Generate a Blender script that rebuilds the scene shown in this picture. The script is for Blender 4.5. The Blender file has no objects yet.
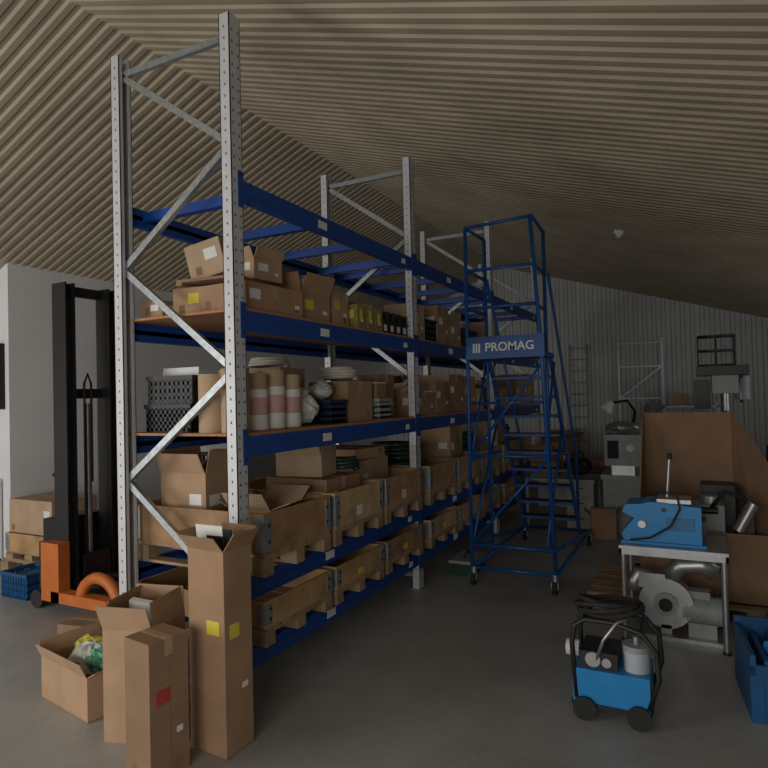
import bpy, math, random
from mathutils import Vector, Matrix, Euler
random.seed(7)
scene=bpy.context.scene
scene.view_settings.view_transform='Standard'
scene.view_settings.look='None'

# ---------------------------------------------------------------- materials
MATS={}
def mat(name,col,rough=.6,metal=0.,var=.12,scale=8.,bump=0.,trans=0.,alpha=1.):
    if name in MATS: return MATS[name]
    m=bpy.data.materials.new(name); m.use_nodes=True
    nt=m.node_tree; b=nt.nodes['Principled BSDF']
    b.inputs['Roughness'].default_value=rough; b.inputs['Metallic'].default_value=metal
    if trans: b.inputs['Transmission Weight'].default_value=trans
    b.inputs['Alpha'].default_value=alpha
    tc=nt.nodes.new('ShaderNodeTexCoord'); n=nt.nodes.new('ShaderNodeTexNoise')
    n.inputs['Scale'].default_value=scale; n.inputs['Detail'].default_value=5
    nt.links.new(tc.outputs['Object'],n.inputs['Vector'])
    r=nt.nodes.new('ShaderNodeValToRGB')
    r.color_ramp.elements[0].position=.3; r.color_ramp.elements[1].position=.7
    r.color_ramp.elements[0].color=(*[c*(1-var) for c in col],1)
    r.color_ramp.elements[1].color=(*[min(1,c*(1+var)) for c in col],1)
    nt.links.new(n.outputs['Fac'],r.inputs['Fac']); nt.links.new(r.outputs['Color'],b.inputs['Base Color'])
    if bump:
        bp=nt.nodes.new('ShaderNodeBump'); bp.inputs['Strength'].default_value=bump; bp.inputs['Distance'].default_value=.02
        nt.links.new(n.outputs['Fac'],bp.inputs['Height']); nt.links.new(bp.outputs['Normal'],b.inputs['Normal'])
    MATS[name]=m; return m
CB=[mat('cardboard_a',(.36,.22,.13),.85,scale=5),mat('cardboard_b',(.43,.28,.17),.85,scale=5),
    mat('cardboard_c',(.28,.17,.10),.85,scale=5),mat('cardboard_d',(.46,.325,.21),.85,scale=5)]
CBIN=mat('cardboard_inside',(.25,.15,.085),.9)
TAPE=mat('packing_tape',(.40,.28,.16),.35)
PAPER=mat('paper_label',(.75,.75,.72),.7,var=.03)
YEL=mat('yellow_label',(.72,.60,.06),.6,var=.03)
RED=mat('red_print',(.45,.05,.04),.6)
BLUE=mat('rack_blue_paint',(.006,.06,.30),.42,var=.1)
LBLUE=mat('ladder_blue_paint',(.008,.08,.29),.4,var=.1)
MBLUE=mat('machine_blue_paint',(.015,.23,.54),.4,var=.08)
POST=mat('rack_post_paint',(.58,.59,.61),.45,.1,var=.06)
GALV=mat('galvanised_steel',(.36,.39,.40),.42,.6,var=.22,scale=25)
DARK=mat('slot_dark',(.02,.02,.022),.8)
HOLE=mat('post_slot',(.12,.12,.13),.8)
CHIP=mat('chipboard_deck',(.42,.20,.10),.85,var=.2,scale=60)
BLK=mat('black_plastic',(.013,.014,.016),.5)
BLKM=mat('black_paint_steel',(.016,.016,.018),.45)
GRNB=mat('dark_green_plastic',(.01,.05,.03),.5)
ORG=mat('orange_paint',(.55,.15,.03),.5)
WOOD=mat('pine_wood',(.44,.27,.13),.75,var=.3,scale=5)
PWOOD=mat('pallet_wood',(.36,.25,.15),.85,var=.3,scale=7)
WHITE=mat('white_plastic',(.65,.66,.66),.5,var=.04)
PINK=mat('pink_print',(.62,.36,.36),.7)
STEEL=mat('brushed_steel',(.46,.47,.48),.38,.8,var=.15)
GREY=mat('grey_machine_paint',(.30,.32,.32),.5)
CREAM=mat('cream_laminate',(.38,.38,.35),.6)
BAG=mat('plastic_bag',(.62,.64,.60),.25,var=.25,scale=14,bump=.8)
BAGY=mat('yellow_parts',(.55,.5,.08),.5,var=.4,scale=30)
BAGG=mat('green_parts',(.1,.35,.2),.5,var=.5,scale=30)
RUB=mat('black_rubber',(.02,.02,.02),.8)
HOSE=mat('cream_hose',(.5,.48,.4),.5)
GHOSE=mat('green_hose',(.015,.04,.025),.4)
CBLUE=mat('blue_crate_plastic',(.01,.09,.24),.5)
CLEAR=mat('clear_bowl',(.45,.5,.55),.15,var=.05)

# ---------------------------------------------------------------- builder
class B:
    def __init__(s): s.v=[];s.f=[];s.m=[];s.ms=[];s.sm=[]
    def mi(s,m):
        if m not in s.ms: s.ms.append(m)
        return s.ms.index(m)
    def add(s,vs,fs,m,smooth=False,M=None):
        o=len(s.v)
        if M is not None: vs=[M@Vector(p) for p in vs]
        s.v+= [tuple(p) for p in vs]; i=s.mi(m)
        for f in fs: s.f.append([o+k for k in f]); s.m.append(i); s.sm.append(smooth)
    def box(s,x0,x1,y0,y1,z0,z1,m,M=None):
        vs=[(x0,y0,z0),(x1,y0,z0),(x1,y1,z0),(x0,y1,z0),(x0,y0,z1),(x1,y0,z1),(x1,y1,z1),(x0,y1,z1)]
        s.add(vs,[(0,3,2,1),(4,5,6,7),(0,1,5,4),(1,2,6,5),(2,3,7,6),(3,0,4,7)],m,M=M)
    def bar(s,p0,p1,w,h,m):
        p0=Vector(p0);p1=Vector(p1);d=p1-p0;L=d.length
        q=d.to_track_quat('X','Z').to_matrix().to_4x4()
        s.box(0,L,-w/2,w/2,-h/2,h/2,m,M=Matrix.Translation(p0)@q)
    def cyl(s,p0,p1,r,m,n=14,r2=None,caps=True):
        p0=Vector(p0);p1=Vector(p1);d=p1-p0
        q=d.to_track_quat('Z','Y').to_matrix().to_4x4(); L=d.length
        if r2 is None:r2=r
        vs=[];fs=[]
        for k in range(n):
            a=2*math.pi*k/n; vs.append((r*math.cos(a),r*math.sin(a),0))
        for k in range(n):
            a=2*math.pi*k/n; vs.append((r2*math.cos(a),r2*math.sin(a),L))
        for k in range(n): fs.append((k,(k+1)%n,n+(k+1)%n,n+k))
        M=Matrix.Translation(p0)@q
        s.add(vs,fs,m,True,M)
        if caps:
            s.add(vs,[tuple(range(n-1,-1,-1)),tuple(range(n,2*n))],m,False,M)
    def tube(s,pts,r,m,n=8,closed=False):
        pts=[Vector(p) for p in pts]; N=len(pts); vs=[];fs=[]
        for i,p in enumerate(pts):
            a=pts[(i-1)%N] if (closed or i>0) else p
            b=pts[(i+1)%N] if (closed or i<N-1) else p
            t=(b-a).normalized()
            q=t.to_track_quat('Z','Y').to_matrix()
            if i==0: u=q@Vector((1,0,0))
            else: u=(u-t*u.dot(t)).normalized()
            w=t.cross(u)
            for k in range(n):
                an=2*math.pi*k/n; vs.append(p+u*(r*math.cos(an))+w*(r*math.sin(an)))
        for i in range(N if closed else N-1):
            for k in range(n):
                j=(i+1)%N
                fs.append((i*n+k,i*n+(k+1)%n,j*n+(k+1)%n,j*n+k))
        if not closed: fs+= [tuple(range(n-1,-1,-1)),tuple((N-1)*n+k for k in range(n))]
        s.add(vs,fs,m,True)
    def ell(s,c,rx,ry,rz,m,nu=16,nv=10,lump=0.,seed=0,M=None):
        rnd=random.Random(seed); vs=[];fs=[]
        for j in range(nv+1):
            th=math.pi*j/nv
            for i in range(nu):
                ph=2*math.pi*i/nu; k=1+(rnd.uniform(-lump,lump) if 0<j<nv else 0)
                vs.append((c[0]+rx*k*math.sin(th)*math.cos(ph),c[1]+ry*k*math.sin(th)*math.sin(ph),c[2]+rz*k*math.cos(th)))
        for j in range(nv):
            for i in range(nu):
                a=j*nu+i;b=j*nu+(i+1)%nu
                fs.append((a,a+nu,b+nu,b))
        s.add(vs,fs,m,lump==0,M)
    def done(s,name,loc=(0,0,0),rot=(0,0,0),bevel=0,parent=None):
        me=bpy.data.meshes.new(name); me.from_pydata(s.v,[],s.f)
        for m in s.ms: me.materials.append(m)
        me.polygons.foreach_set('material_index',s.m); me.polygons.foreach_set('use_smooth',s.sm); me.update()
        o=bpy.data.objects.new(name,me); scene.collection.objects.link(o)
        o.location=loc; o.rotation_euler=rot
        if bevel:
            bv=o.modifiers.new('bevel','BEVEL'); bv.width=bevel; bv.segments=2; bv.limit_method='ANGLE'
        if parent: o.parent=parent
        return o

# ---------------------------------------------------------------- room shell
CAMH=2.0
RX,RZ=-4.46,5.28
def hR(x): return RZ-.305*(x-RX)
def hL(x): return RZ-.42*(RX-x)
def ceil_mat():
    return mat('corrugated_ceiling_sheet',(.41,.345,.25),.55,.1,var=.14,scale=1.6)
def corr_slope(name,xa,za,xb,zb,y0,y1):
    b=B(); m=ceil_mat(); p=.125; vs=[];fs=[]
    prof=[(0,0),(.035,0),(.055,.018),(.09,.018),(.11,0)]
    ys=[]; y=y0
    while y<y1:
        for dy,dz in prof: ys.append((y+dy,dz))
        y+=p
    NX=6
    for (yy,dz) in ys:
        for k in range(NX+1):
            t=k/NX; vs.append((xa+(xb-xa)*t,yy,za+(zb-za)*t+dz))
    for i in range(len(ys)-1):
        for k in range(NX):
            a=i*(NX+1)+k; fs.append((a,a+NX+1,a+NX+2,a+1))
    b.add(vs,fs,m); return b
YF=15.7
c=corr_slope('c',RX,RZ,4.2,hR(4.2),-3.2,YF+.1)
c2=corr_slope('c',-11.2,hL(-11.2),RX,RZ,-3.2,YF+.1)
c.add(c2.v,c2.f,ceil_mat())
c.add([(-11.2,-3.2,hL(-11.2)+.06),(RX,-3.2,RZ+.06),(RX,YF+.1,RZ+.06),(-11.2,YF+.1,hL(-11.2)+.06),(4.2,-3.2,hR(4.2)+.06),(4.2,YF+.1,hR(4.2)+.06)],[(0,1,2,3),(1,4,5,2)],GALV)
c.done('ceiling')

def floor_mat():
    m=bpy.data.materials.new('concrete_floor'); m.use_nodes=True; nt=m.node_tree; b=nt.nodes['Principled BSDF']
    tc=nt.nodes.new('ShaderNodeTexCoord')
    n1=nt.nodes.new('ShaderNodeTexNoise'); n1.inputs['Scale'].default_value=.7; n1.inputs['Detail'].default_value=8; n1.inputs['Roughness'].default_value=.65
    n2=nt.nodes.new('ShaderNodeTexNoise'); n2.inputs['Scale'].default_value=30; n2.inputs['Detail'].default_value=4
    mx=nt.nodes.new('ShaderNodeMath'); mx.operation='MULTIPLY_ADD'; mx.inputs[1].default_value=.25
    r=nt.nodes.new('ShaderNodeValToRGB')
    r.color_ramp.elements[0].position=.4; r.color_ramp.elements[0].color=(.23,.23,.218,1)
    r.color_ramp.elements[1].position=.85; r.color_ramp.elements[1].color=(.42,.42,.40,1)
    nt.links.new(tc.outputs['Object'],n1.inputs['Vector']); nt.links.new(tc.outputs['Object'],n2.inputs['Vector'])
    nt.links.new(n2.outputs['Fac'],mx.inputs[0]); nt.links.new(n1.outputs['Fac'],mx.inputs[2])
    nt.links.new(mx.outputs[0],r.inputs['Fac']); nt.links.new(r.outputs['Color'],b.inputs['Base Color'])
    b.inputs['Roughness'].default_value=.4
    return m
FL=floor_mat()
b=B(); b.box(-11.2,4.2,-3.2,YF+.1,-.1,0,FL); b.done('floor')
WW=mat('white_render_wall',(.84,.85,.86),.8,var=.05,scale=1.2)
FW=mat('corrugated_wall_sheet',(.52,.53,.52),.5,.1,var=.08,scale=2)
b=B(); b.box(-8.05,-7.9,4.86,YF,0,hL(-7.9)+.02,WW)
b.box(-11.2,-8.05,4.86,5.0,0,hL(-8.05)-.0,WW); b.done('wall_left')
b=B(); b.box(-7.9,-7.88,4.88,YF,0,.12,mat('skirting',(.25,.17,.12),.6)); b.done('baseboard_left')
b=B(); b.box(-11.3,-11.2,-3.2,5,0,hL(-11.2)+.05,WW); b.done('wall_side')
b=B(); b.box(4.1,4.2,-3.2,YF,0,hR(4.1),FW); b.done('wall_right')
b=B()
b.add([(-11.2,-3.15,0),(4.2,-3.15,0),(4.2,-3.15,hR(4.2)),(RX,-3.15,RZ),(-11.2,-3.15,hL(-11.2))],[(0,1,2,3,4)],WW); b.done('wall_front')
b=B(); x=-8.0; vs=[];fs=[]
while x<4.2:
    for dx,dy in ((0,0),(.09,0),(.11,-.03),(.18,-.03)):
        X=x+dx; z=(hR(X) if X>RX else hL(X))
        vs+=[(X,YF+dy,0),(X,YF+dy,z)]
    x+=.2
for i in range(len(vs)//2-1): fs.append((2*i,2*i+2,2*i+3,2*i+1))
b.add(vs,fs,FW); b.box(-8,4.2,YF+.01,YF+.08,0,.4,FW); b.done('wall_far')

# ---------------------------------------------------------------- pallet rack
FX,RXK=-2.6,-3.70
YS=[3.09,5.86,8.63,11.40]; PT=4.49
LV=[.39,.84,1.76,2.58,3.43]
def post(b,xf,y,sgn):
    w=.105; d=.085
    xa,xb=(xf-d,xf) if sgn>0 else (xf,xf+d)
    face=(xb-.006,xb) if sgn>0 else (xa,xa+.006)
    b.box(face[0],face[1],y-w/2,y+w/2,0,PT,POST)
    b.box(xa,xb,y-w/2,y-w/2+.006,.0,PT,POST)
    b.box(xa,xb,y+w/2-.006,y+w/2,.0,PT,POST)
    lip=(xa,xa+.006) if sgn>0 else (xb-.006,xb)
    b.box(lip[0],lip[1],y-w/2,y-w/2+.03,0,PT,POST); b.box(lip[0],lip[1],y+w/2-.03,y+w/2,0,PT,POST)
    b.box(xa-.02,xb+.02,y-w/2-.02,y+w/2+.02,0,.008,GALV)
    z=.1
    while z<PT-.05:
        fx=face[1] if sgn>0 else face[0]
        for dy in (-.027,.027):
            b.box(fx-.001,fx+.0015,y+dy-.006,y+dy+.006,z,z+.016,HOLE)
        xm=(xa+xb)/2
        b.box(xm-.005,xm+.005,y-w/2-.0015,y-w/2+.001,z+.02,z+.036,HOLE)
        z+=.075
r=B()
for y in YS:
    post(r,FX,y,1); post(r,RXK,y,-1)
    f=(FX-.05,y); k=(RXK+.05,y)
    nodes=[(k[0],.12),(f[0],.68),(k[0],1.44),(f[0],2.19),(k[0],2.95),(f[0],3.66),(k[0],4.36)]
    for a,c_ in zip(nodes[:-1],nodes[1:]): r.bar((a[0],y,a[1]),(c_[0],y,c_[1]),.035,.045,GALV)
    r.bar((k[0],y,4.36),(f[0],y,4.36),.035,.045,GALV); r.bar((k[0],y,.14),(f[0],y,.14),.035,.045,GALV)
bh=.135
for i in range(3):
    ya,yb=YS[i]+.05,YS[i+1]-.05
    for li,z in enumerate(LV):
        for xf,sg in ((FX,1),(RXK,-1)):
            xa,xb=(xf-.05,xf-.002) if sg>0 else (xf+.002,xf+.05)
            r.box(xa,xb,ya,yb,z-bh,z,BLUE)
            r.box(xa,xb+.004*sg if sg>0 else xb,ya,yb,z-bh*.62,z-bh*.38,BLUE)
            fx=xf+.004 if sg>0 else xf-.004
            for (pa,pb) in ((ya-.045,ya+.008),(yb-.008,yb+.045)):
                r.box(min(fx,xf-.002*sg),max(fx,xf-.002*sg),pa,pb,z-bh-.05,z+.05,BLUE)
                for zz in (z-bh-.02,z-.06,z+.02):
                    r.box(min(fx,fx+.002*sg),max(fx,fx+.002*sg),(pa+pb)/2-.008,(pa+pb)/2+.008,zz,zz+.014,DARK)
        r.box(FX-.001,FX+.004,ya+.9,ya+1.02,z-.1,z-.04,PAPER)
        r.box(FX-.001,FX+.004,yb-.25,yb-.17,z-.1,z-.05,PAPER)
        if li in (2,3):
            r.box(RXK+.01,FX-.01,ya-.02,yb+.02,z+.0,z+.018,CHIP)
        if li==4:
            for q in range(4):
                yy=ya+.15+q*(yb-ya-.3)/3
                r.box(RXK+.05,FX-.05,yy-.03,yy+.03,z-.09,z-.02,BLUE)
        if li in (0,1):
            for q in range(3):
                yy=ya+.4+q*.9
                r.box(RXK+.05,FX-.05,yy-.02,yy+.02,z-.08,z-.03,BLUE)
rack=r.done('pallet_rack')
DK=.018

# ---------------------------------------------------------------- cartons
def carton(x,y,z,sx,sy,sz,rz=0,op=False,c=None,lab=None,name='cardboard_box',rx=0,ry=0,flap=.16,ang=35):
    b=B(); c=c or random.choice(CB); X,Y=sx/2,sy/2; t=.006
    if not op:
        b.box(-X,X,-Y,Y,0,sz,c)
        b.box(-X-.001,X+.001,-.025,.025,sz-.09,sz+.0012,TAPE)
        b.box(-X+.002,X-.002,-.002,.002,sz,sz+.0018,CBIN)
        b.box(-X-.001,X+.001,-.003,.003,0.01,sz-.09,CBIN)
        b.box(X,X+.001,Y-.10,Y-.05,.03,.09,CBIN); b.box(-X+.05,-X+.10,-Y-.001,-Y,.03,.09,CBIN)
    else:
        b.box(-X,X,-Y,Y,0,t,c)
        for q in ((-X,-X+t,-Y,Y),(X-t,X,-Y,Y),(-X+t,X-t,-Y,-Y+t),(-X+t,X-t,Y-t,Y)):
            b.box(q[0],q[1],q[2],q[3],0,sz,c)
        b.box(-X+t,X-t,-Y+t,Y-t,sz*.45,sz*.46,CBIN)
        for (k,L,W) in ((0,Y,X),(1,X,Y),(2,Y,X),(3,X,Y)):
            a=math.radians(ang+random.uniform(-25,30))
            M=Matrix.Rotation(k*math.pi/2,4,'Z')@Matrix.Translation((W,0,sz))@Matrix.Rotation(a,4,'Y')
            b.box(-t/2,t/2,-L*.98,L*.98,0,min(flap,W*1.0),c,M=M)
    if lab:
        m={'w':PAPER,'y':YEL,'r':RED}[lab]
        l=min(.11,sy*.35); h=min(.08,sz*.35)
        b.box(X,X+.0015,-Y+.04,-Y+.04+l,sz*.6-h/2,sz*.6+h/2,m)
        l=min(.11,sx*.35)
        if lab!='r': b.box(X-.04-l,X-.04,-Y-.0015,-Y,sz*.62-h/2,sz*.62+h/2,m)
        b.box(X,X+.0015,Y-.04-l*.5,Y-.04,sz*.3,sz*.3+h*.4,PAPER)
    return b.done(name,(x,y,z),(math.radians(rx),math.radians(ry),math.radians(rz)),bevel=.003)

def pallet_parts(b,x0,x1,y0,y1,z,h=.14,m=PWOOD):
    n=3
    for k in range(n):
        yy=y0+.05+(y1-y0-.1)*k/(n-1)
        for j in range(3):
            xx=x0+.07+(x1-x0-.14)*j/2
            b.box(xx-.07,xx+.07,yy-.05,yy+.05,z+.02,z+h-.04,m)
        b.box(x0,x1,yy-.05,yy+.05,z,z+.02,m)
    for j in range(3):
        xx=x0+.07+(x1-x0-.14)*j/2; b.box(xx-.07,xx+.07,y0,y1,z+h-.04,z+h-.02,m)
    k=5; w=(y1-y0)/k
    for j in range(k): b.box(x0,x1,y0+j*w+.012,y0+(j+1)*w-.012,z+h-.02,z+h,m)
WOODS=[WOOD,mat('pine_wood_pale',(.50,.34,.18),.75,var=.25,scale=6),mat('pine_wood_dark',(.34,.20,.10),.75,var=.3,scale=6)]
def collar(x0,x1,y0,y1,z,ph,chh,lab='y'):
    b=B(); cx,cy=(x0+x1)/2,(y0+y1)/2; WD=random.choice(WOODS)
    x0-=cx;x1-=cx;y0-=cy;y1-=cy
    pallet_parts(b,x0,x1,y0,y1,0,ph)
    t=.02; za,zb=ph,ph+chh
    b.box(x0,x0+t,y0,y1,za,zb,WD); b.box(x1-t,x1,y0,y1,za,zb,WD)
    b.box(x0+t,x1-t,y0,y0+t,za,zb,WD); b.box(x0+t,x1-t,y1-t,y1,za,zb,WD)
    for xx in (x0,x1):
        for yy in (y0,y1):
            sx=.003*(1 if xx>0 else -1); sy=.003*(1 if yy>0 else -1)
            b.box(min(xx,xx+sx),max(xx,xx+sx),min(yy,yy-math.copysign(.07,yy)),max(yy,yy-math.copysign(.07,yy)),za+.02,zb-.02,GALV)
            b.box(min(xx,xx-math.copysign(.07,xx)),max(xx,xx-math.copysign(.07,xx)),min(yy,yy+sy),max(yy,yy+sy),za+.02,zb-.02,GALV)
            for q in (.3,.7):
                zz=za+(zb-za)*q
                b.box(min(xx,xx+2*sx),max(xx,xx+2*sx),yy-math.copysign(.05,yy)-.01,yy-math.copysign(.05,yy)+.01,zz-.01,zz+.01,DARK)
    if lab: b.box(x1,x1+.002,-.06,.03,za+.15*chh,za+.45*chh,{'y':YEL,'w':PAPER}[lab])
    return b.done('pallet_collar_crate',(cx,cy,z),bevel=.003)

PX0,PX1=-3.72,-2.53
for i in range(3):
    ya=YS[i]+.10
    for j in range(3):
        y0=ya+.01+j*.875
        collar(PX0,PX1,y0,y0+.81,LV[0]+.001,.12,.17,random.choice(['y','w',None,'y']))
        if i<2 or j<2: collar(PX0,PX1,y0,y0+.81,LV[1]+.001,.14,.27,random.choice(['w','w','w',None]))
z1=LV[1]+.142
carton(-3.34,3.52,z1,.42,.44,.50,2,True,CB[1],'w',ang=20)
carton(-2.86,3.66,z1,.34,.44,.24,5,True,CB[3],'w',ang=60)
carton(-2.95,4.42,z1,.62,.50,.36,-3,False,CB[2],'y')
carton(-3.10,5.25,z1,.6,.60,.42,2,False,CB[3],'w')
carton(-3.10,5.25,z1+.423,.55,.5,.1,-6,False,CB[1])
carton(-2.98,4.36,z1+.365,.42,.30,.18,8,True,CB[3],None,flap=.1,ang=20)
coil_later=(-2.85,4.72,z1+.362)
z2=LV[2]+DK+.001
def crate(x,y,z,sx,sy,sz,m,name='plastic_crate',rz=0):
    b=B();X,Y=sx/2,sy/2;t=.012
    b.box(-X,X,-Y,Y,0,.01,m)
    for (ax,s_) in (('x',-1),('x',1),('y',-1),('y',1)):
        n=9
        for k in range(n+1):
            if ax=='x':
                yy=-Y+.01+(2*Y-.02)*k/n; b.box(s_*X-t/2,s_*X+t/2,yy-.012,yy+.012,0,sz,m)
            else:
                xx=-X+.01+(2*X-.02)*k/n; b.box(xx-.012,xx+.012,s_*Y-t/2,s_*Y+t/2,0,sz,m)
        for zz in (.02,sz*.33,sz*.6,sz-.02):
            hh=.024 if zz<sz-.03 else .04
            if ax=='x': b.box(s_*X-t/2,s_*X+t/2,-Y,Y,zz-hh/2,zz+hh/2,m)
            else: b.box(-X,X,s_*Y-t/2,s_*Y+t/2,zz-hh/2,zz+hh/2,m)
    b.box(-X+.012,X-.012,-Y+.012,Y-.012,.012,sz*.8,m)
    b.box(-X-.015,X+.015,-Y-.015,-Y+.012,sz-.03,sz,m);b.box(-X-.015,X+.015,Y-.012,Y+.015,sz-.03,sz,m)
    b.box(-X-.015,-X+.012,-Y,Y,sz-.03,sz,m);b.box(X-.012,X+.015,-Y,Y,sz-.03,sz,m)
    return b.done(name,(x,y,z),(0,0,math.radians(rz)))
crate(-3.36,3.45,z2,.42,.5,.2,BLK); crate(-3.36,3.45,z2+.202,.40,.48,.2,BLK,rz=3)
b=B(); b.box(-.18,.18,-.1,.1,0,.035,WHITE); b.box(-.18,.18,-.1,-.09,.035,.06,WHITE); b.box(-.18,-.17,-.1,.1,.035,.06,WHITE); b.done('white_tray',(-3.36,3.42,z2+.404))
b=B()
for jx in range(2):
    for jy in range(4):
        xx=-2.98+jx*.2; yy=3.24+jy*.2
        h=.40+.03*((jx+jy)%2)
        brown=(jy==0)
        b.cyl((xx,yy,0),(xx,yy,h),.095,CB[3],18)
        if not brown:
            b.cyl((xx,yy,h*.30),(xx,yy,h*.58),.0965,PINK,18)
            b.cyl((xx,yy,h*.58),(xx,yy,h*.72),.0965,PAPER,18)
            b.cyl((xx,yy,h*.02),(xx,yy,h*.28),.0965,PAPER if jx else PINK,18)
        b.cyl((xx,yy,h),(xx,yy,h+.002),.035,DARK,12)
b.done('paper_roll_stack',(0,0,z2))
def bag(x,y,z,rx,ry,rz,seed,m=BAG,name='plastic_bag'):
    b=B(); b.ell((0,0,rz*.86),rx,ry,rz*.86,m,18,11,.10,seed); b.cyl((0,0,rz*1.6),(.02,0,rz*2.0),.03,m,8,.06); 
    return b.done(name,(x,y,z))
bag(-2.82,4.08,z2+.015,.13,.13,.14,1); 
carton(-3.3,4.3,z2,.46,.4,.48,4,False,CB[1],'w')
crate(-2.83,4.40,z2,.3,.24,.2,mat('navy_plastic',(.01,.02,.06),.5),name='storage_bin')
bag(-2.85,4.40,z2+.205,.11,.1,.08,6)
carton(-2.90,4.82,z2,.42,.40,.36,-3,False,CB[0],None)
def coil(x,y,z,R,rt,n,m,name,lean=0):
    b=B(); pts=[]
    N=26*n
    for i in range(N+1):
        a=2*math.pi*i/26; pts.append(((R+.01*math.sin(i*.9))*math.cos(a),(R+.01*math.sin(i*.9))*math.sin(a),rt+ (i/N)*rt*1.6*n))
    b.tube(pts,rt,m); return b.done(name,(x,y,z),(lean,0,0))
coil(-2.90,4.80,z2+.363,.15,.016,4,HOSE,'hose_coil')
coil(-3.3,4.3,z2+.485,.16,.014,3,HOSE,'hose_coil')
crate(-2.80,5.20,z2,.3,.24,.2,GREY,name='storage_bin')
b=B(); b.box(-.14,.14,-.1,.1,0,.14,CB[2]); b.box(-.14,.14,-.1,.1,.14,.15,PAPER); b.done('parts_box',(-2.82,5.20,z2+.203))
carton(-3.05,5.55,z2,.5,.34,.44,0,False,CB[2],'w')
z3=LV[3]+DK+.001
carton(-3.52,3.32,z3,.22,.22,.13,0,False,CB[0],'w')
carton(-3.24,3.42,z3,.26,.30,.21,8,False,CB[1],'y')
carton(-2.86,3.55,z3,.42,.62,.20,-3,False,CB[0],'w')
b=B(); b.box(-.25,.25,-.3,.3,0,.02,CB[2]); b.box(-.25,-.2,-.3,.3,-.022,0,CB[2]); b.done('cardboard_sheet',(-3.04,3.52,z3+.235),(0,0,.1))
carton(-3.12,3.50,z3+.285,.28,.34,.26,14,False,CB[3],'w',ry=-14)
carton(-2.86,3.62,z3+.257,.20,.28,.16,-8,True,CB[1],'w',flap=.08)
carton(-3.32,4.05,z3,.40,.44,.38,3,True,CB[1],None)
carton(-2.85,4.12,z3,.34,.36,.22,-5,True,CB[0],'y',ang=20)
carton(-2.88,4.15,z3+.235,.24,.24,.14,20,False,CB[3],'w')
carton(-2.90,4.50,z3,.40,.30,.30,4,False,CB[3],'y')
carton(-3.3,4.6,z3,.3,.4,.42,0,False,CB[1],'w')
OL=mat('olive_card',(.28,.22,.06),.7)
for q in range(3): carton(-2.79,4.79+q*.17,z3,.28,.14,.22+.02*(q%2),0,False,OL,'y',name='parts_box')
for q in range(4): 
    b=B(); X=.14;Y=.065;h=.22
    b.box(-X,X,-Y,Y,0,h*.55,BLK); b.box(-X,-X+.01,-Y,Y,h*.55,h,BLK); b.box(-X,X,-Y,-Y+.008,h*.55,h,BLK); b.box(-X,X,Y-.008,Y,h*.55,h,BLK); b.box(X,X+.002,-.03,.03,.03,.09,PAPER)
    b.box(X-.01,X+.02,-Y,Y,h*.5,h*.58,BLK)
    b.done('parts_bin',(-2.80,5.28+q*.145,z3))
carton(-3.25,5.35,z3,.45,.7,.34,0,False,CB[2],None)
for i in (1,2):
    for li in (2,3):
        y=YS[i]+.12
        while y<YS[i+1]-.5:
            sy=random.uniform(.24,.5); sz=random.uniform(.22,.48); sx=random.uniform(.35,.6)
            k=random.random()
            zz=LV[li]+DK+.001
            if li==3 and k<.45 or k<.12:
                sy=.3; crate(-2.67-.2,y+sy/2,zz,.38,sy-.03,.25,random.choice([BLK,GRNB,BLK,BLK]),name='storage_bin')
                y+=sy+.04
            else:
                carton(-2.67-sx/2,y+sy/2,zz,sx,sy,sz,random.uniform(-3,3),random.random()<.2,None,random.choice(['w','y',None,'w']),flap=.1)
                y+=sy+.05
        y=YS[i]+.15
        while y<YS[i+1]-.7:
            sy=random.uniform(.35,.6); carton(-3.47,y+sy/2,LV[li]+DK+.001,.24,sy,random.uniform(.3,.5)); y+=sy+.06
for i in (1,2):
    for j in range(3):
        if i==2 and j==2: continue
        yc=YS[i]+.11+j*.875+.405
        if (i+j)%2: 
            coil(-3.1,yc,z1,.3,.03,5,GHOSE,'hose_coil')
            coil(-3.1,yc,z1+.26,.27,.03,4,GHOSE,'hose_coil')
        else: carton(-2.98,yc,z1,.55,.5,random.uniform(.45,.65),random.uniform(-4,4),False,None,'w')
coil(*coil_later,.13,.02,3,GHOSE,'hose_coil')

# ---------------------------------------------------------------- floor cartons (front left)
carton(-2.52,2.77,0,.28,.22,1.15,-3,True,CB[0],'y',flap=.13,ang=40,name='tall_cardboard_box')
b=B(); b.box(-.1,.1,-.012,.0,0,.26,PAPER); b.box(-.02,.1,-.016,-.012,.1,.2,BLK); b.box(.1,.16,-.01,0,.02,.24,BLK); b.done('paper_catalogue',(-2.55,2.76,1.02),(0.12,0,.0))
carton(-3.06,2.70,0,.34,.34,.66,14,True,CB[1],'y',flap=.2,ang=5)
b=B(); b.box(-.1,.1,-.02,.02,0,.3,PAPER); b.box(-.12,.0,.03,.05,0,.25,WHITE); b.done('paper_catalogue',(-3.05,2.7,.50),(.15,.1,.2))
carton(-2.66,2.42,0,.22,.24,.74,-8,False,CB[2],'r')
carton(-3.72,2.86,0,.62,.44,.28,-10,True,CB[1],None,flap=.1,ang=35)
b=B(); b.ell((0,0,.0),.20,.15,.11,BAG,18,10,.14,3); b.ell((-.12,.05,.03),.11,.09,.09,BAGY,14,8,.2,4); b.ell((.12,-.06,.04),.09,.08,.07,BAGG,14,8,.2,5)
b.done('bag_of_parts',(-3.72,2.86,.25))
b=B(); b.ell((0,0,.16),.16,.13,.15,BAG,18,10,.12,8); b.ell((.05,-.1,.14),.07,.05,.06,PAPER,12,8,.1,2); b.done('plastic_bag',(-4.02,3.42,0))
carton(-4.42,3.35,0,.36,.3,.26,10,False,CB[2],'w')

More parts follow.
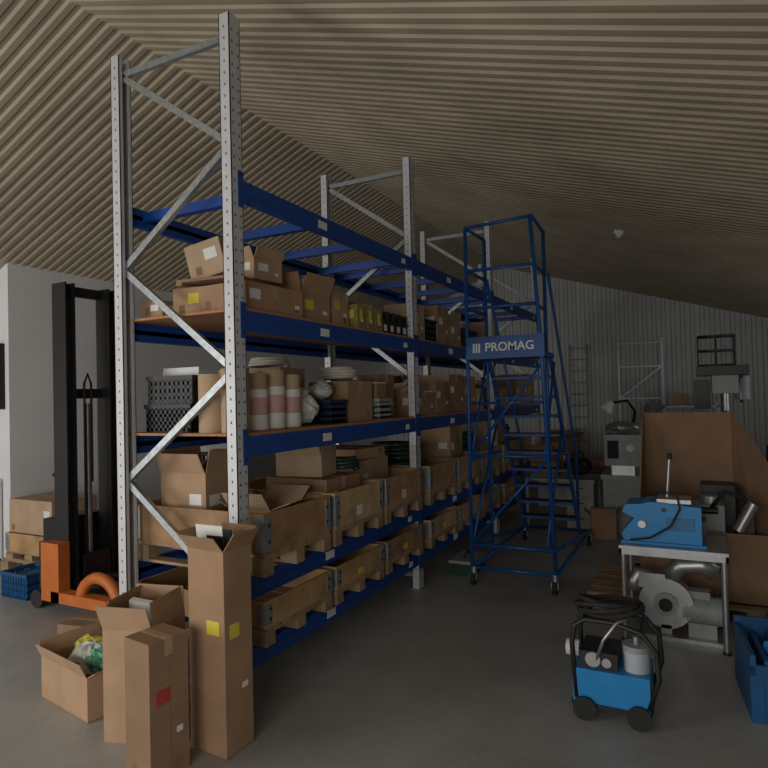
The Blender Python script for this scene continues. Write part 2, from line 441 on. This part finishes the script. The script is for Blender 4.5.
# ---------------------------------------------------------------- stacker truck
b=B(); sx0=-5.6
for yy in (4.0,4.5):
    b.box(sx0-.10,sx0+.10,yy-.055,yy-.035,.08,3.2,BLKM); b.box(sx0-.10,sx0+.10,yy+.035,yy+.055,.08,3.2,BLKM)
    b.box(sx0-.015,sx0+.015,yy-.05,yy+.05,.08,3.2,BLKM)
    b.box(sx0-.06,sx0+.06,yy-.03,yy+.03,.3,3.05,BLKM)
for zz in (3.14,2.1,.35): b.box(sx0-.06,sx0-.02,4.03,4.47,zz-.05,zz+.05,BLKM)
b.cyl((sx0-.0,4.25,.3),(sx0-.0,4.25,2.0),.035,STEEL); b.tube([(sx0+.05,4.18,.4),(sx0+.05,4.18,2.2),(sx0+.05,4.22,2.3),(sx0+.05,4.26,2.2),(sx0+.05,4.26,1.2)],.012,RUB)
b.box(sx0+.10,sx0+.13,4.10,4.40,.25,.5,BLKM)
for yy in (4.12,4.40): b.box(sx0+.13,sx0+1.05,yy-.05,yy+.05,.22,.26,BLKM)
b.box(sx0-.36,sx0-.10,3.95,4.55,.08,.62,BLKM); b.box(sx0-.32,sx0-.12,3.97,4.53,.62,.85,BLKM)
for (ya,yb) in ((3.82,3.94),(4.56,4.72)):
    b.box(sx0-.14,sx0+.12,ya,yb,.1,.66,ORG)
    b.box(sx0+.0,sx0+.78,ya,yb,.10,.2,ORG)
for yy in (3.88,4.64):
    b.cyl((sx0+.68,yy-.045,.075),(sx0+.68,yy+.045,.075),.075,RUB)
    b.cyl((sx0-.25,yy-.04,.09),(sx0-.25,yy+.04,.09),.09,RUB)
    pts=[(sx0+.62+.26*math.cos(a),yy,.12+.26*math.sin(a)) for a in [math.pi*k/12 for k in range(13)]]
    b.tube(pts,.055,ORG)
b.tube([(sx0-.3,4.25,.8),(sx0-.45,4.25,1.2),(sx0-.55,4.25,1.25)],.02,BLKM)
b.done('stacker_truck')

b=B()
hx,hy=-4.72,5.1
for dx in (-.2,.2): b.box(hx+dx-.08,hx+dx+.08,hy+.15,hy+1.3,.12,.18,RED); b.cyl((hx+dx-.05,hy+1.15,.06),(hx+dx+.05,hy+1.15,.06),.06,RUB)
b.box(hx-.26,hx+.26,hy+.0,hy+.16,.12,.42,RED)
b.cyl((hx-.1,hy-.05,.09),(hx-.04,hy-.05,.09),.09,RUB); b.cyl((hx+.04,hy-.05,.09),(hx+.1,hy-.05,.09),.09,RUB)
b.cyl((hx,hy-.03,.1),(hx,hy-.03,.5),.04,BLKM); b.cyl((hx,hy-.04,.4),(hx,hy-.12,1.15),.024,BLKM)
H=[(0,1.12),(-.13,1.22),(-.2,1.3),(-.18,1.4),(-.06,1.43),(.06,1.43),(.18,1.4),(.2,1.3),(.13,1.22),(0,1.12)]
b.tube([(hx+u,hy-.14,v) for u,v in H],.024,BLKM)
b.box(hx-.03,hx+.03,hy-.17,hy-.13,1.18,1.41,BLKM)
b.done('pallet_truck')
b=B(); b.box(-.5,.5,-.4,.4,.08,1.5,GREY); b.box(-.46,.46,-.405,-.4,.2,.75,CREAM); b.box(-.46,.46,-.405,-.4,.8,1.4,CREAM); b.box(-.52,.52,-.42,.42,1.5,1.55,WHITE)
b.box(.2,.4,-.41,-.4,1.15,1.35,DARK)
for a in (-.42,.42):
    for c_ in (-.32,.32): b.box(a-.04,a+.04,c_-.04,c_+.04,0,.08,BLKM)
b.done('machine_cabinet',(-5.55,6.5,0),bevel=.008)

crate(-6.36,4.12,0,.42,.36,.26,CBLUE,name='plastic_crate')
pb=B(); pallet_parts(pb,-.5,.5,-.35,.35,0,.14); pb.done('wooden_pallet',(-7.1,4.9,0))
collar(-7.52,-6.66,4.56,5.24,.142,.1,.22,None)
carton(-7.1,4.9,.465,.8,.6,.40,0,False,CB[3],'w')
b=B(); b.ell((0,0,.16),.17,.13,.14,BAG,18,10,.15,12); b.done('plastic_bag',(-6.30,4.52,0))
b=B(); b.box(-.3,.3,0,.02,0,1.05,WHITE); b.box(-.25,.25,-.003,0,.1,.95,PAPER); b.box(-.25,.25,-.004,-.003,.8,.95,RED); b.box(-.3,-.25,-.15,.0,0,.03,BLKM); b.box(.25,.3,-.15,.0,0,.03,BLKM); b.done('poster_board',(-8.35,4.82,0))
b=B(); b.box(-.16,.16,-.08,.0,0,.85,DARK); b.box(-.12,.12,-.1,-.08,.1,.75,GREY); b.done('electrical_cabinet',(-8.14,4.858,1.95))

# ---------------------------------------------------------------- mobile warehouse ladder
L=B(); xl,xr=-2.15,-1.46; yn,yp,yf=6.20,6.80,8.35; PZ=2.42
def T(*p,r=.02,m=LBLUE): L.tube(p,r,m)
T((xl-.02,yn,.16),(xl,yn,3.76)); T((xr+.16,yn,.16),(xr+.08,yn,PZ),(xr+.0,yn,3.80))
T((xl+.02,yp,.3),(xl+.02,yp,3.76)); T((xr,yp,.3),(xr,yp,3.78))
for z in (3.76,3.3,2.9):
    T((xl,yn,z),(xr+.02,yn,z+ (.03 if z>3.7 else 0)),r=.018); T((xl,yn,z),(xl+.02,yp,z),r=.018); T((xr+.02,yn,z+ (.03 if z>3.7 else 0)),(xr,yp,z),r=.018)
L.box(xl-.02,xr+.08,yn-.02,yp+.02,PZ-.05,PZ,LBLUE)
L.box(xl+.02,xr+.02,yn+.02,yp-.02,PZ,PZ+.006,DARK)
L.box(xl-.0,xr+.12,yn-.045,yn-.03,PZ-.06,PZ+.17,LBLUE)
for z in (.18,.42):
    T((xl,yn,z),(xr+.16,yn,z)); T((xl,yf,z if z<.3 else .18),(xr+.16,yf,z if z<.3 else .18))
    T((xl,yn,z),(xl,yf,.18)); T((xr+.16,yn,z),(xr+.16,yf,.18))
ns=10
for xx in (xl+.04,xr+.04):
    L.bar((xx,yf-.05,.15),(xx,yp,PZ-.03),.03,.07,LBLUE)
    T((xx,yf-.1,.2),(xx,yf-.15,1.2),(xx,yp+.0,3.3),r=.017)
for k in range(1,ns):
    t=k/ns; yy=yf-.05+(yp-yf+.05)*t; zz=.15+(PZ-.18)*t
    L.box(xl+.05,xr+.03,yy-.11,yy+.09,zz-.015,zz+.015,LBLUE)
    L.box(xl+.06,xr+.02,yy-.09,yy+.07,zz+.015,zz+.02,DARK)
for xx in (xl,xr+.08):
    T((xx,yn,.45),(xx,yp+.35,1.62),r=.015); T((xx,yn,1.3),(xx,yp,PZ-.1),r=.015); T((xx,yn,1.3),(xx,yp+.5,1.3),r=.015)
T((xl,yn,.45),(xr+.13,yn,1.35),r=.014); T((xl,yn,1.35),(xr+.12,yn,1.35),r=.016); T((xl,yn,1.35),(xr+.09,yn,2.3),r=.014)
T((xl,yn,1.9),(xr+.1,yn,1.9),r=.014)
for xx in (xl,xr+.15):
    for yy in (yn,yf):
        L.cyl((xx,yy,.1),(xx,yy,.19),.03,STEEL)
        L.box(xx-.035,xx-.028,yy-.04,yy+.03,.05,.12,STEEL); L.box(xx+.028,xx+.035,yy-.04,yy+.03,.05,.12,STEEL)
        L.cyl((xx-.022,yy-.02,.062),(xx+.022,yy-.02,.062),.062,RUB,18)
lad=L.done('mobile_warehouse_ladder')
def text(s_,size,loc,rot,m,parent,name):
    cu=bpy.data.curves.new(name,'FONT'); cu.body=s_; cu.size=size; cu.extrude=.001; cu.align_x='CENTER'; cu.align_y='CENTER'; cu.offset=.002
    o=bpy.data.objects.new(name,cu); scene.collection.objects.link(o); cu.materials.append(m)
    o.location=loc; o.rotation_euler=rot; o.parent=parent
text('PROMAG',.125,((xl+xr)/2+.11,yn-.047,PZ+.055),(math.pi/2,0,0),PAPER,lad,'sign_lettering')
lb=B()
for k in range(3): lb.box(xl+.07+k*.03,xl+.088+k*.03,yn-.048,yn-.046,PZ+.005,PZ+.10,PAPER)
o=lb.done('sign_logo',parent=lad)

# ---------------------------------------------------------------- right work area
b=B(); x0,x1,y0,y1=-.60,.17,5.25,5.88
b.box(x0,x1,y0,y1,.735,.76,STEEL); b.box(x0,x1,y0,y0+.02,.69,.735,STEEL); b.box(x0,x0+.02,y0,y1,.69,.735,STEEL); b.box(x1-.02,x1,y0,y1,.69,.735,STEEL)
for xx in (x0+.03,x1-.03):
    for yy in (y0+.03,y1-.03): b.cyl((xx,yy,0),(xx,yy,.735),.02,STEEL); b.cyl((xx,yy,0),(xx,yy,.02),.03,BLKM)
for xx in (x0+.03,x1-.03): b.cyl((xx,y0+.03,.12),(xx,y1-.03,.12),.012,STEEL)
b.cyl((x0+.03,y1-.03,.12),(x1-.03,y1-.03,.12),.012,STEEL)
b.done('steel_table')
b=B()
prof=[(-.30,.02),(.27,.02),(.27,.31),(-.10,.34),(-.16,.32),(-.28,.31),(-.31,.25),(-.22,.20),(-.27,.14),(-.32,.07)]
vs=[(x,-.16,z) for x,z in prof]+[(x,.16,z) for x,z in prof]; n=len(prof)
b.add(vs,[tuple(range(n)),tuple(range(2*n-1,n-1,-1))]+[(k+n,(k+1)%n+n,(k+1)%n,k) for k in range(n)],MBLUE)
b.box(-.32,.30,-.18,.18,0,.02,MBLUE)
b.box(.02,.22,-.165,-.16,.12,.22,mat('machine_plate',(.02,.15,.36),.4)); b.cyl((-.16,-.16,.16),(-.16,-.185,.16),.03,STEEL); b.cyl((.0,-.16,.28),(.0,-.18,.28),.015,BLKM)
b.box(.27,.30,-.1,.1,.1,.2,BLKM)
b.cyl((.02,0,.33),(.05,0,.68),.012,STEEL); b.ell((.052,0,.69),.022,.022,.03,BLK,10,8)
b.box(-.05,.2,-.12,.12,.325,.36,STEEL)
b.tube([(-.25,-.19,.03),(-.10,-.2,.06),(.05,-.2,.16),(.12,-.19,.3),(.10,-.15,.40),(-.02,-.1,.42),(-.08,.0,.37)],.009,RUB)
b.done('bench_machine',(-.27,5.52,.761),bevel=.004)
def pallet(x,y,rz=0,z=0,sx=1.2,sy=.8):
    b=B(); pallet_parts(b,-sx/2,sx/2,-sy/2,sy/2,0,.14,PWOOD); return b.done('wooden_pallet',(x,y,z),(0,0,math.radians(rz)))
pallet(-.26,6.45,0,0,1.42,1.0); pallet(.90,5.6,90,0,1.4,.8); 
pallet(-.2,7.6,0,0,1.2,.8)
b=B()
b.box(-.28,.28,-.17,.17,0,.03,STEEL); 
def ring(cx,cz,R,y0,y1,m): 
    b.cyl((cx,y0,cz),(cx,y1,cz),R,m,28)
ring(-.12,.27,.20,-.1,.05,STEEL); ring(-.12,.27,.09,-.13,-.1,GREY); ring(-.12,.27,.05,-.15,-.13,DARK)
b.box(-.32,-.12,-.09,.04,.38,.50,STEEL) ; b.box(-.16,-.08,-.1,.05,.03,.1,GREY)
b.cyl((.0,.0,.22),(.28,.0,.22),.11,GREY,20); b.cyl((.28,0,.22),(.33,0,.22),.08,BLKM,20); b.box(.04,.2,-.06,.06,.32,.38,GREY); b.box(.04,.24,-.1,.1,.03,.14,GREY)
for k in range(8): b.cyl((.03+k*.03,0,.22),(.04+k*.03,0,.22),.118,GREY,20)
b.tube([(-.22,-.02,.44),(-.28,-.02,.48),(-.32,-.03,.48),(-.36,-.04,.42),(-.36,-.06,.34)],.06,STEEL,12)
b.tube([(-.1,.02,.45),(.0,.02,.56),(.15,.02,.58),(.24,.02,.52)],.07,STEEL,14)
b.done('blower_unit',(-.16,5.56,.0))
b=B(); b.cyl((0,0,0),(0,0,.25),.13,STEEL,20); b.cyl((0,0,.25),(0,0,.36),.13,STEEL,20,.06); b.tube([(0,0,.34),(0,0,.45),(-.06,0,.52),(-.18,0,.53)],.06,STEEL,12); b.cyl((-.18,0,.53),(-.2,0,.53),.09,STEEL,20)
b.cyl((-.11,-.02,.12),(-.2,-.03,.12),.04,STEEL,14)
b.done('duct_elbow',(.66,5.35,.142))
c_=CB[2]; b=B(); t=.012
b.box(-.48,.30,.42,.42+t,0,1.62,c_); b.box(-.48-t,-.48,-.38,.42,0,.80,c_)
b.add([(-.48,-.38,.80),(-.48,.42,.80),(-.48,.42,1.62),(-.48,.2,1.5),(-.48-t,-.38,.80),(-.48-t,.42,.80),(-.48-t,.42,1.62),(-.48-t,.2,1.5)],[(0,1,2,3),(7,6,5,4),(0,3,7,4),(3,2,6,7)],c_)
b.box(-.48,.52,-.38,-.38+t,0,.60,c_); b.box(-.48,.52,-.38,.42,0,t,c_)
b.add([(.30,.42,0),(.30,.42,1.62),(.62,-.38,1.05),(.52,-.38,0),(.312,.42,0),(.312,.42,1.62),(.632,-.38,1.05),(.532,-.38,0)],[(0,1,2,3),(7,6,5,4),(1,5,6,2),(2,6,7,3)],c_)
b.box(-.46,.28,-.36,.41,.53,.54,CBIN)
b.box(-.44,-.1,-.2,.1,.54,.74,CB[1]); b.box(-.05,.2,-.3,0,.54,.82,GREY); b.cyl((.1,-.1,.82),(.1,-.1,.88),.1,STEEL,18); b.ell((-.25,.2,.68),.16,.13,.12,BAG,14,8,.12,9); b.cyl((-.4,-.3,.76),(.15,-.32,.78),.03,BLKM)
b.box(.02,.3,.05,.35,.54,.95,BLKM); b.cyl((-.2,-.05,.74),(-.2,-.05,.84),.08,BLKM,16)
b.cyl((.3,-.33,.62),(.42,-.33,.86),.05,STEEL); b.box(.3,.42,-.3,-.2,.54,.75,BLKM); b.tube([(.1,-.3,.8),(.2,-.33,.95),(.35,-.3,.9),(.4,-.28,.78)],.02,RUB)
b.done('large_cardboard_box',(-.02,6.46,.142))
b=B()
b.box(-.25,.25,-.2,.25,0,.06,GREY); b.cyl((0,.1,.06),(0,.1,2.1),.045,STEEL,16); b.box(-.2,.2,-.25,.1,1.1,1.15,GREY); b.box(-.05,.05,0,.15,1.04,1.12,GREY)
b.box(-.14,.14,-.25,.2,1.93,2.15,GREY); b.box(-.3,.26,-.2,.28,2.15,2.27,BLKM); b.cyl((0,-.15,1.72),(0,-.15,1.93),.04,STEEL); b.cyl((0,-.15,1.62),(0,-.15,1.72),.025,BLKM)
b.cyl((.2,.2,1.85),(.2,.2,2.14),.09,GREY,18); b.box(-.34,-.16,-.22,-.0,1.75,2.1,BLKM)
for a in range(3): 
    an=a*2.09+.4; b.cyl((.15,-.12,2.02),(.17,-.12+.18*math.cos(an),2.02+.18*math.sin(an)),.009,STEEL); b.ell((.17,-.12+.19*math.cos(an),2.02+.19*math.sin(an)),.02,.02,.02,BLK,8,6)
b.done('drill_press',(.30,8.7,0),bevel=.01)
b=B()
for zz in (0,.18,.36): b.tube([(-.2,-.14,zz),(.2,-.14,zz),(.2,.14,zz),(-.2,.14,zz)],.012,BLKM,6,True)
for xx in (-.2,0,.2):
    for yy in (-.14,.14): b.cyl((xx,yy,0),(xx,yy,.36),.009,BLKM,6)
b.done('wire_basket',(.22,8.72,2.283))
b=B(); b.box(-.3,.3,-.3,.3,0,.9,GREY); b.box(-.34,.34,-.34,.34,.9,.95,BLKM); b.box(-.15,.2,-.2,.2,.95,1.4,GREY); b.cyl((-.2,0,1.2),(-.35,0,1.2),.12,BLKM,18); b.cyl((.2,0,1.45),(.2,0,1.9),.03,BLKM); b.box(.05,.35,-.06,.06,1.85,1.95,BLKM)
b.done('bench_press_machine',(1.05,8.4,0),bevel=.01)
b=B()
b.box(-.28,.28,-.75,-.35,0,.75,GREY); b.box(-.28,.28,.45,.8,0,.75,GREY); b.box(-.3,.3,-.8,.85,.75,.82,GREY); b.box(-.15,.15,-.8,.85,.82,.95,STEEL)
b.box(-.24,.24,-.8,-.4,.95,1.38,GREY); b.cyl((0,-.4,1.15),(0,-.28,1.15),.12,STEEL,20); b.box(-.12,.12,.5,.75,.95,1.2,GREY); b.cyl((0,.3,1.15),(0,.5,1.15),.03,STEEL); b.box(-.2,.25,-.1,.15,.95,1.05,BLKM)
b.box(-.2,-.05,-.805,-.8,1.05,1.3,DARK); b.cyl((.1,-.8,1.2),(.1,-.84,1.2),.05,WHITE)
b.ell((0,-.6,1.46),.24,.2,.1,STEEL,14,8,.15,4)
b.tube([(.1,-.5,1.38),(.15,-.5,1.7),(.05,-.5,1.85),(-.15,-.5,1.82)],.02,BLKM); b.cyl((-.15,-.5,1.84),(-.24,-.5,1.72),.04,WHITE,14,.12)
b.tube([(.2,-.5,1.38),(.28,-.5,1.75),(.34,-.5,1.8)],.02,STEEL); b.cyl((.34,-.5,1.82),(.42,-.52,1.68),.05,STEEL,16,.16)
b.done('metal_lathe',(-.95,9.9,0),bevel=.008)
b=B(); b.box(-.5,.5,-.35,.35,.68,.72,CREAM); b.box(.1,.48,-.33,.33,0,.68,CREAM); b.box(-.5,-.46,-.33,.33,0,.68,CREAM)
for k in range(3): b.box(.12,.46,-.336,-.33,.03+k*.22,.22+k*.22,CREAM); b.box(.24,.34,-.345,-.336,.15+k*.22,.165+k*.22,BLKM)
b.box(-.46,.1,.3,.33,.2,.68,CREAM)
b.done('office_desk',(-1.85,9.55,0),bevel=.004)
b=B(); b.ell((0,0,.14),.2,.16,.13,BLK,16,9,.12,2); b.tube([(-.1,0,.22),(-.06,0,.36),(.06,0,.36),(.1,0,.22)],.014,BLK); b.done('tool_bag',(-1.62,9.5,.74))
carton(-2.1,9.5,.722,.4,.35,.22,5,False,CB[2])
carton(-2.1,9.5,.945,.35,.3,.18,-8,True,CB[0],flap=.1)
carton(-1.2,8.85,0,.32,.3,.32,10,True,CB[0],'r',flap=.1)
b=B(); b.box(-.3,.3,-.25,.25,.62,.66,CREAM)
for a in (-.27,.27):
    for c__ in (-.22,.22): b.box(a-.02,a+.02,c__-.02,c__+.02,0,.62,BLKM)
b.box(-.2,.2,-.15,.15,.66,.9,GREY); b.box(-.15,.1,-.155,-.15,.7,.85,DARK)
b.done('machine_table',(-1.0,11.6,0))
b=B(); b.box(-.13,.13,-.22,.22,0,.13,GRNB); b.box(-.14,.14,-.23,.23,.13,.16,GREY); b.tube([(0,-.08,.16),(0,-.07,.21),(0,.07,.21),(0,.08,.16)],.01,BLKM); b.done('tool_box',(-2.38,6.65,0))
b=B()
for xx in (0,.42): b.cyl((xx,0,0),(xx,.35,3.15),.022,GALV,8)
for k in range(11):
    z=.25+k*.28; b.cyl((0,z/3.15*.35,z),(.42,z/3.15*.35,z),.014,GALV,8)
b.done('leaning_ladder',(-2.78,YF-.48,0))
b=B()
for xx in (0,.95): b.box(xx-.03,xx+.03,-.03,.03,0,3.2,GALV)
for k in range(4): b.bar((0,0,.3+k*.75),(.95,0,.3+(k+1)*.75 if k%2==0 else .3+(k)*.75),.03,.04,GALV)
for z in (.3,1.8,3.1): b.bar((0,0,z),(.95,0,z),.03,.04,GALV)
b.done('rack_end_frame',(-1.65,YF-.12,0))
b=B()
for z in (0.1,.6,1.1,1.6): b.box(-.6,.6,-.2,.2,z,z+.03,GALV)
for a in (-.58,.58):
    for c__ in (-.18,.18): b.box(a-.02,a+.02,c__-.02,c__+.02,0,1.7,GALV)
b.box(-.5,-.1,-.15,.15,.63,.9,CB[1]); b.box(0,.5,-.15,.15,.63,.95,BLKM); b.box(-.5,.3,-.15,.15,1.13,1.4,CB[2]); b.box(-.4,.4,-.15,.15,.13,.45,CB[0]); b.box(-.3,.0,-.15,.15,1.63,1.9,CB[3])
b.done('storage_shelf',(-.2,14.9,0))
for (x,y,sx,sy,sz) in ((-1.9,13.2,.6,.5,.6),(-1.5,12.3,.5,.5,.45),(-2.7,13.6,.7,.6,1.0),(-.3,12.6,.6,.5,.9),(.4,11.2,.6,.6,.8),(-.1,13.6,.5,.5,.7)):
    carton(x,y,0,sx,sy,sz,random.uniform(-12,12),random.random()<.4,None,'w')
b=B(); b.box(-.35,.35,-.25,.25,0,.85,CREAM); b.box(-.3,.3,-.255,-.25,.1,.75,GREY); b.box(-.25,.15,-.2,.2,.85,1.15,BLKM); b.done('tool_cabinet',(-1.2,13.85,0),bevel=.006)

# portable compressor / spray unit
b=B()
b.box(-.24,.20,-.16,.16,.10,.30,MBLUE); b.box(-.20,.02,-.13,.13,.30,.40,BLKM); b.box(-.25,.21,-.17,.17,.08,.10,BLKM)
for xx in (-.17,.14): b.cyl((xx,-.19,.07),(xx,-.17,.07),.07,RUB,18); b.cyl((xx,.17,.07),(xx,.19,.07),.07,RUB,18)
b.cyl((.12,-.04,.30),(.12,-.04,.42),.075,CLEAR,20); b.cyl((.12,-.04,.42),(.12,-.04,.455),.08,GREY,20); b.cyl((.12,-.04,.455),(.12,-.04,.50),.02,STEEL)
b.cyl((-.22,0,.36),(-.30,0,.36),.05,WHITE,16); b.cyl((-.12,-.13,.36),(-.12,-.15,.36),.045,STEEL,16); b.cyl((-.04,-.135,.35),(-.04,-.15,.35),.028,STEEL,14)
for yy in (-.15,.15):
    b.tube([(-.22,yy,.12),(-.24,yy,.45),(-.22,yy,.56),(-.16,yy,.60),(.0,yy,.60),(.16,yy,.56),(.24,yy,.46),(.25,yy,.3),(.19,yy,.12)],.016,BLKM)
b.cyl((-.16,-.15,.60),(-.16,.15,.60),.014,BLKM); b.cyl((.16,-.15,.56),(.16,.15,.56),.014,BLKM)
pts=[]
for i in range(90):
    a=i*2*math.pi/22; k=1+.12*math.sin(i*.37); pts.append((-.04+.18*k*math.cos(a),.13*k*math.sin(a),.635+.0045*(i/10)+.03*math.sin(a+i*.05)))
b.tube(pts,.015,RUB,8)
b.tube([(-.1,-.14,.36),(-.05,-.18,.5),(.02,-.16,.6),(.08,-.1,.62)],.010,STEEL,8)
b.done('portable_spray_compressor',(-.50,4.08,0))
b=B()
b.box(-.28,.28,-.3,.3,0,.28,CBLUE); b.box(-.28,-.25,-.3,.3,.28,.40,CBLUE); b.box(.25,.28,-.3,.3,.28,.44,CBLUE); b.box(-.28,.28,.27,.3,.28,.44,CBLUE); b.box(-.28,.28,-.3,-.27,.28,.34,CBLUE)
for k in range(5): b.box(-.2+k*.1,-.17+k*.1,-.27,.27,.28,.36,CBLUE)
for k in range(6): b.box(-.24+k*.09,-.21+k*.09,-.305,-.3,.03,.25,CBLUE)
b.cyl((-.15,-.1,.38),(.2,.1,.42),.04,MBLUE)
b.done('blue_storage_tray',(.48,4.60,0),(0,0,.1),bevel=.006)
b=B(); b.box(-.06,.06,-.05,.05,-.05,.0,WHITE); b.ell((0,0,-.05),.045,.045,.045,WHITE,12,8); b.done('ceiling_motion_sensor',(-.89,9.0,hR(-.89)-.0),(0,math.radians(17),0))

# ---------------------------------------------------------------- lights
def area(name,loc,target,sx,sy,e,col):
    l=bpy.data.lights.new(name,'AREA'); l.shape='RECTANGLE'; l.size=sx; l.size_y=sy; l.energy=e; l.color=col
    o=bpy.data.objects.new(name,l); scene.collection.objects.link(o); o.location=loc
    o.rotation_euler=(Vector(target)-Vector(loc)).to_track_quat('-Z','Y').to_euler()
area('daylight_door',(-6.5,-1.8,1.8),(-6.2,5,1.9),3.0,2.4,165,(1.,.98,.95))
area('camera_side_fill',(-.8,-2.6,1.8),(-2,6,1.7),3.4,2.2,105,(1.,.975,.94))  # soft fill added behind the camera; the front wall has no opening
area('side_fill',(3.9,8.5,1.7),(-1,12.5,2.0),2.5,1.2,24,(.95,.98,1.))  # unseen weak fill added to lift the far end; no window in wall_right
w=bpy.data.worlds.new('world'); scene.world=w; w.use_nodes=True
w.node_tree.nodes['Background'].inputs[0].default_value=(.5,.5,.5,1); w.node_tree.nodes['Background'].inputs[1].default_value=.1

# ---------------------------------------------------------------- camera
cd=bpy.data.cameras.new('camera'); cam=bpy.data.objects.new('camera',cd); scene.collection.objects.link(cam)
cd.lens=28.8; cd.sensor_width=36; cd.clip_end=100
M=Matrix.Translation((0,0,CAMH))@Matrix.Rotation(math.radians(27),4,'Z')@Matrix.Rotation(math.radians(91.12),4,'X')@Matrix.Rotation(-.0245,4,'Z')
cam.matrix_world=M
scene.camera=cam
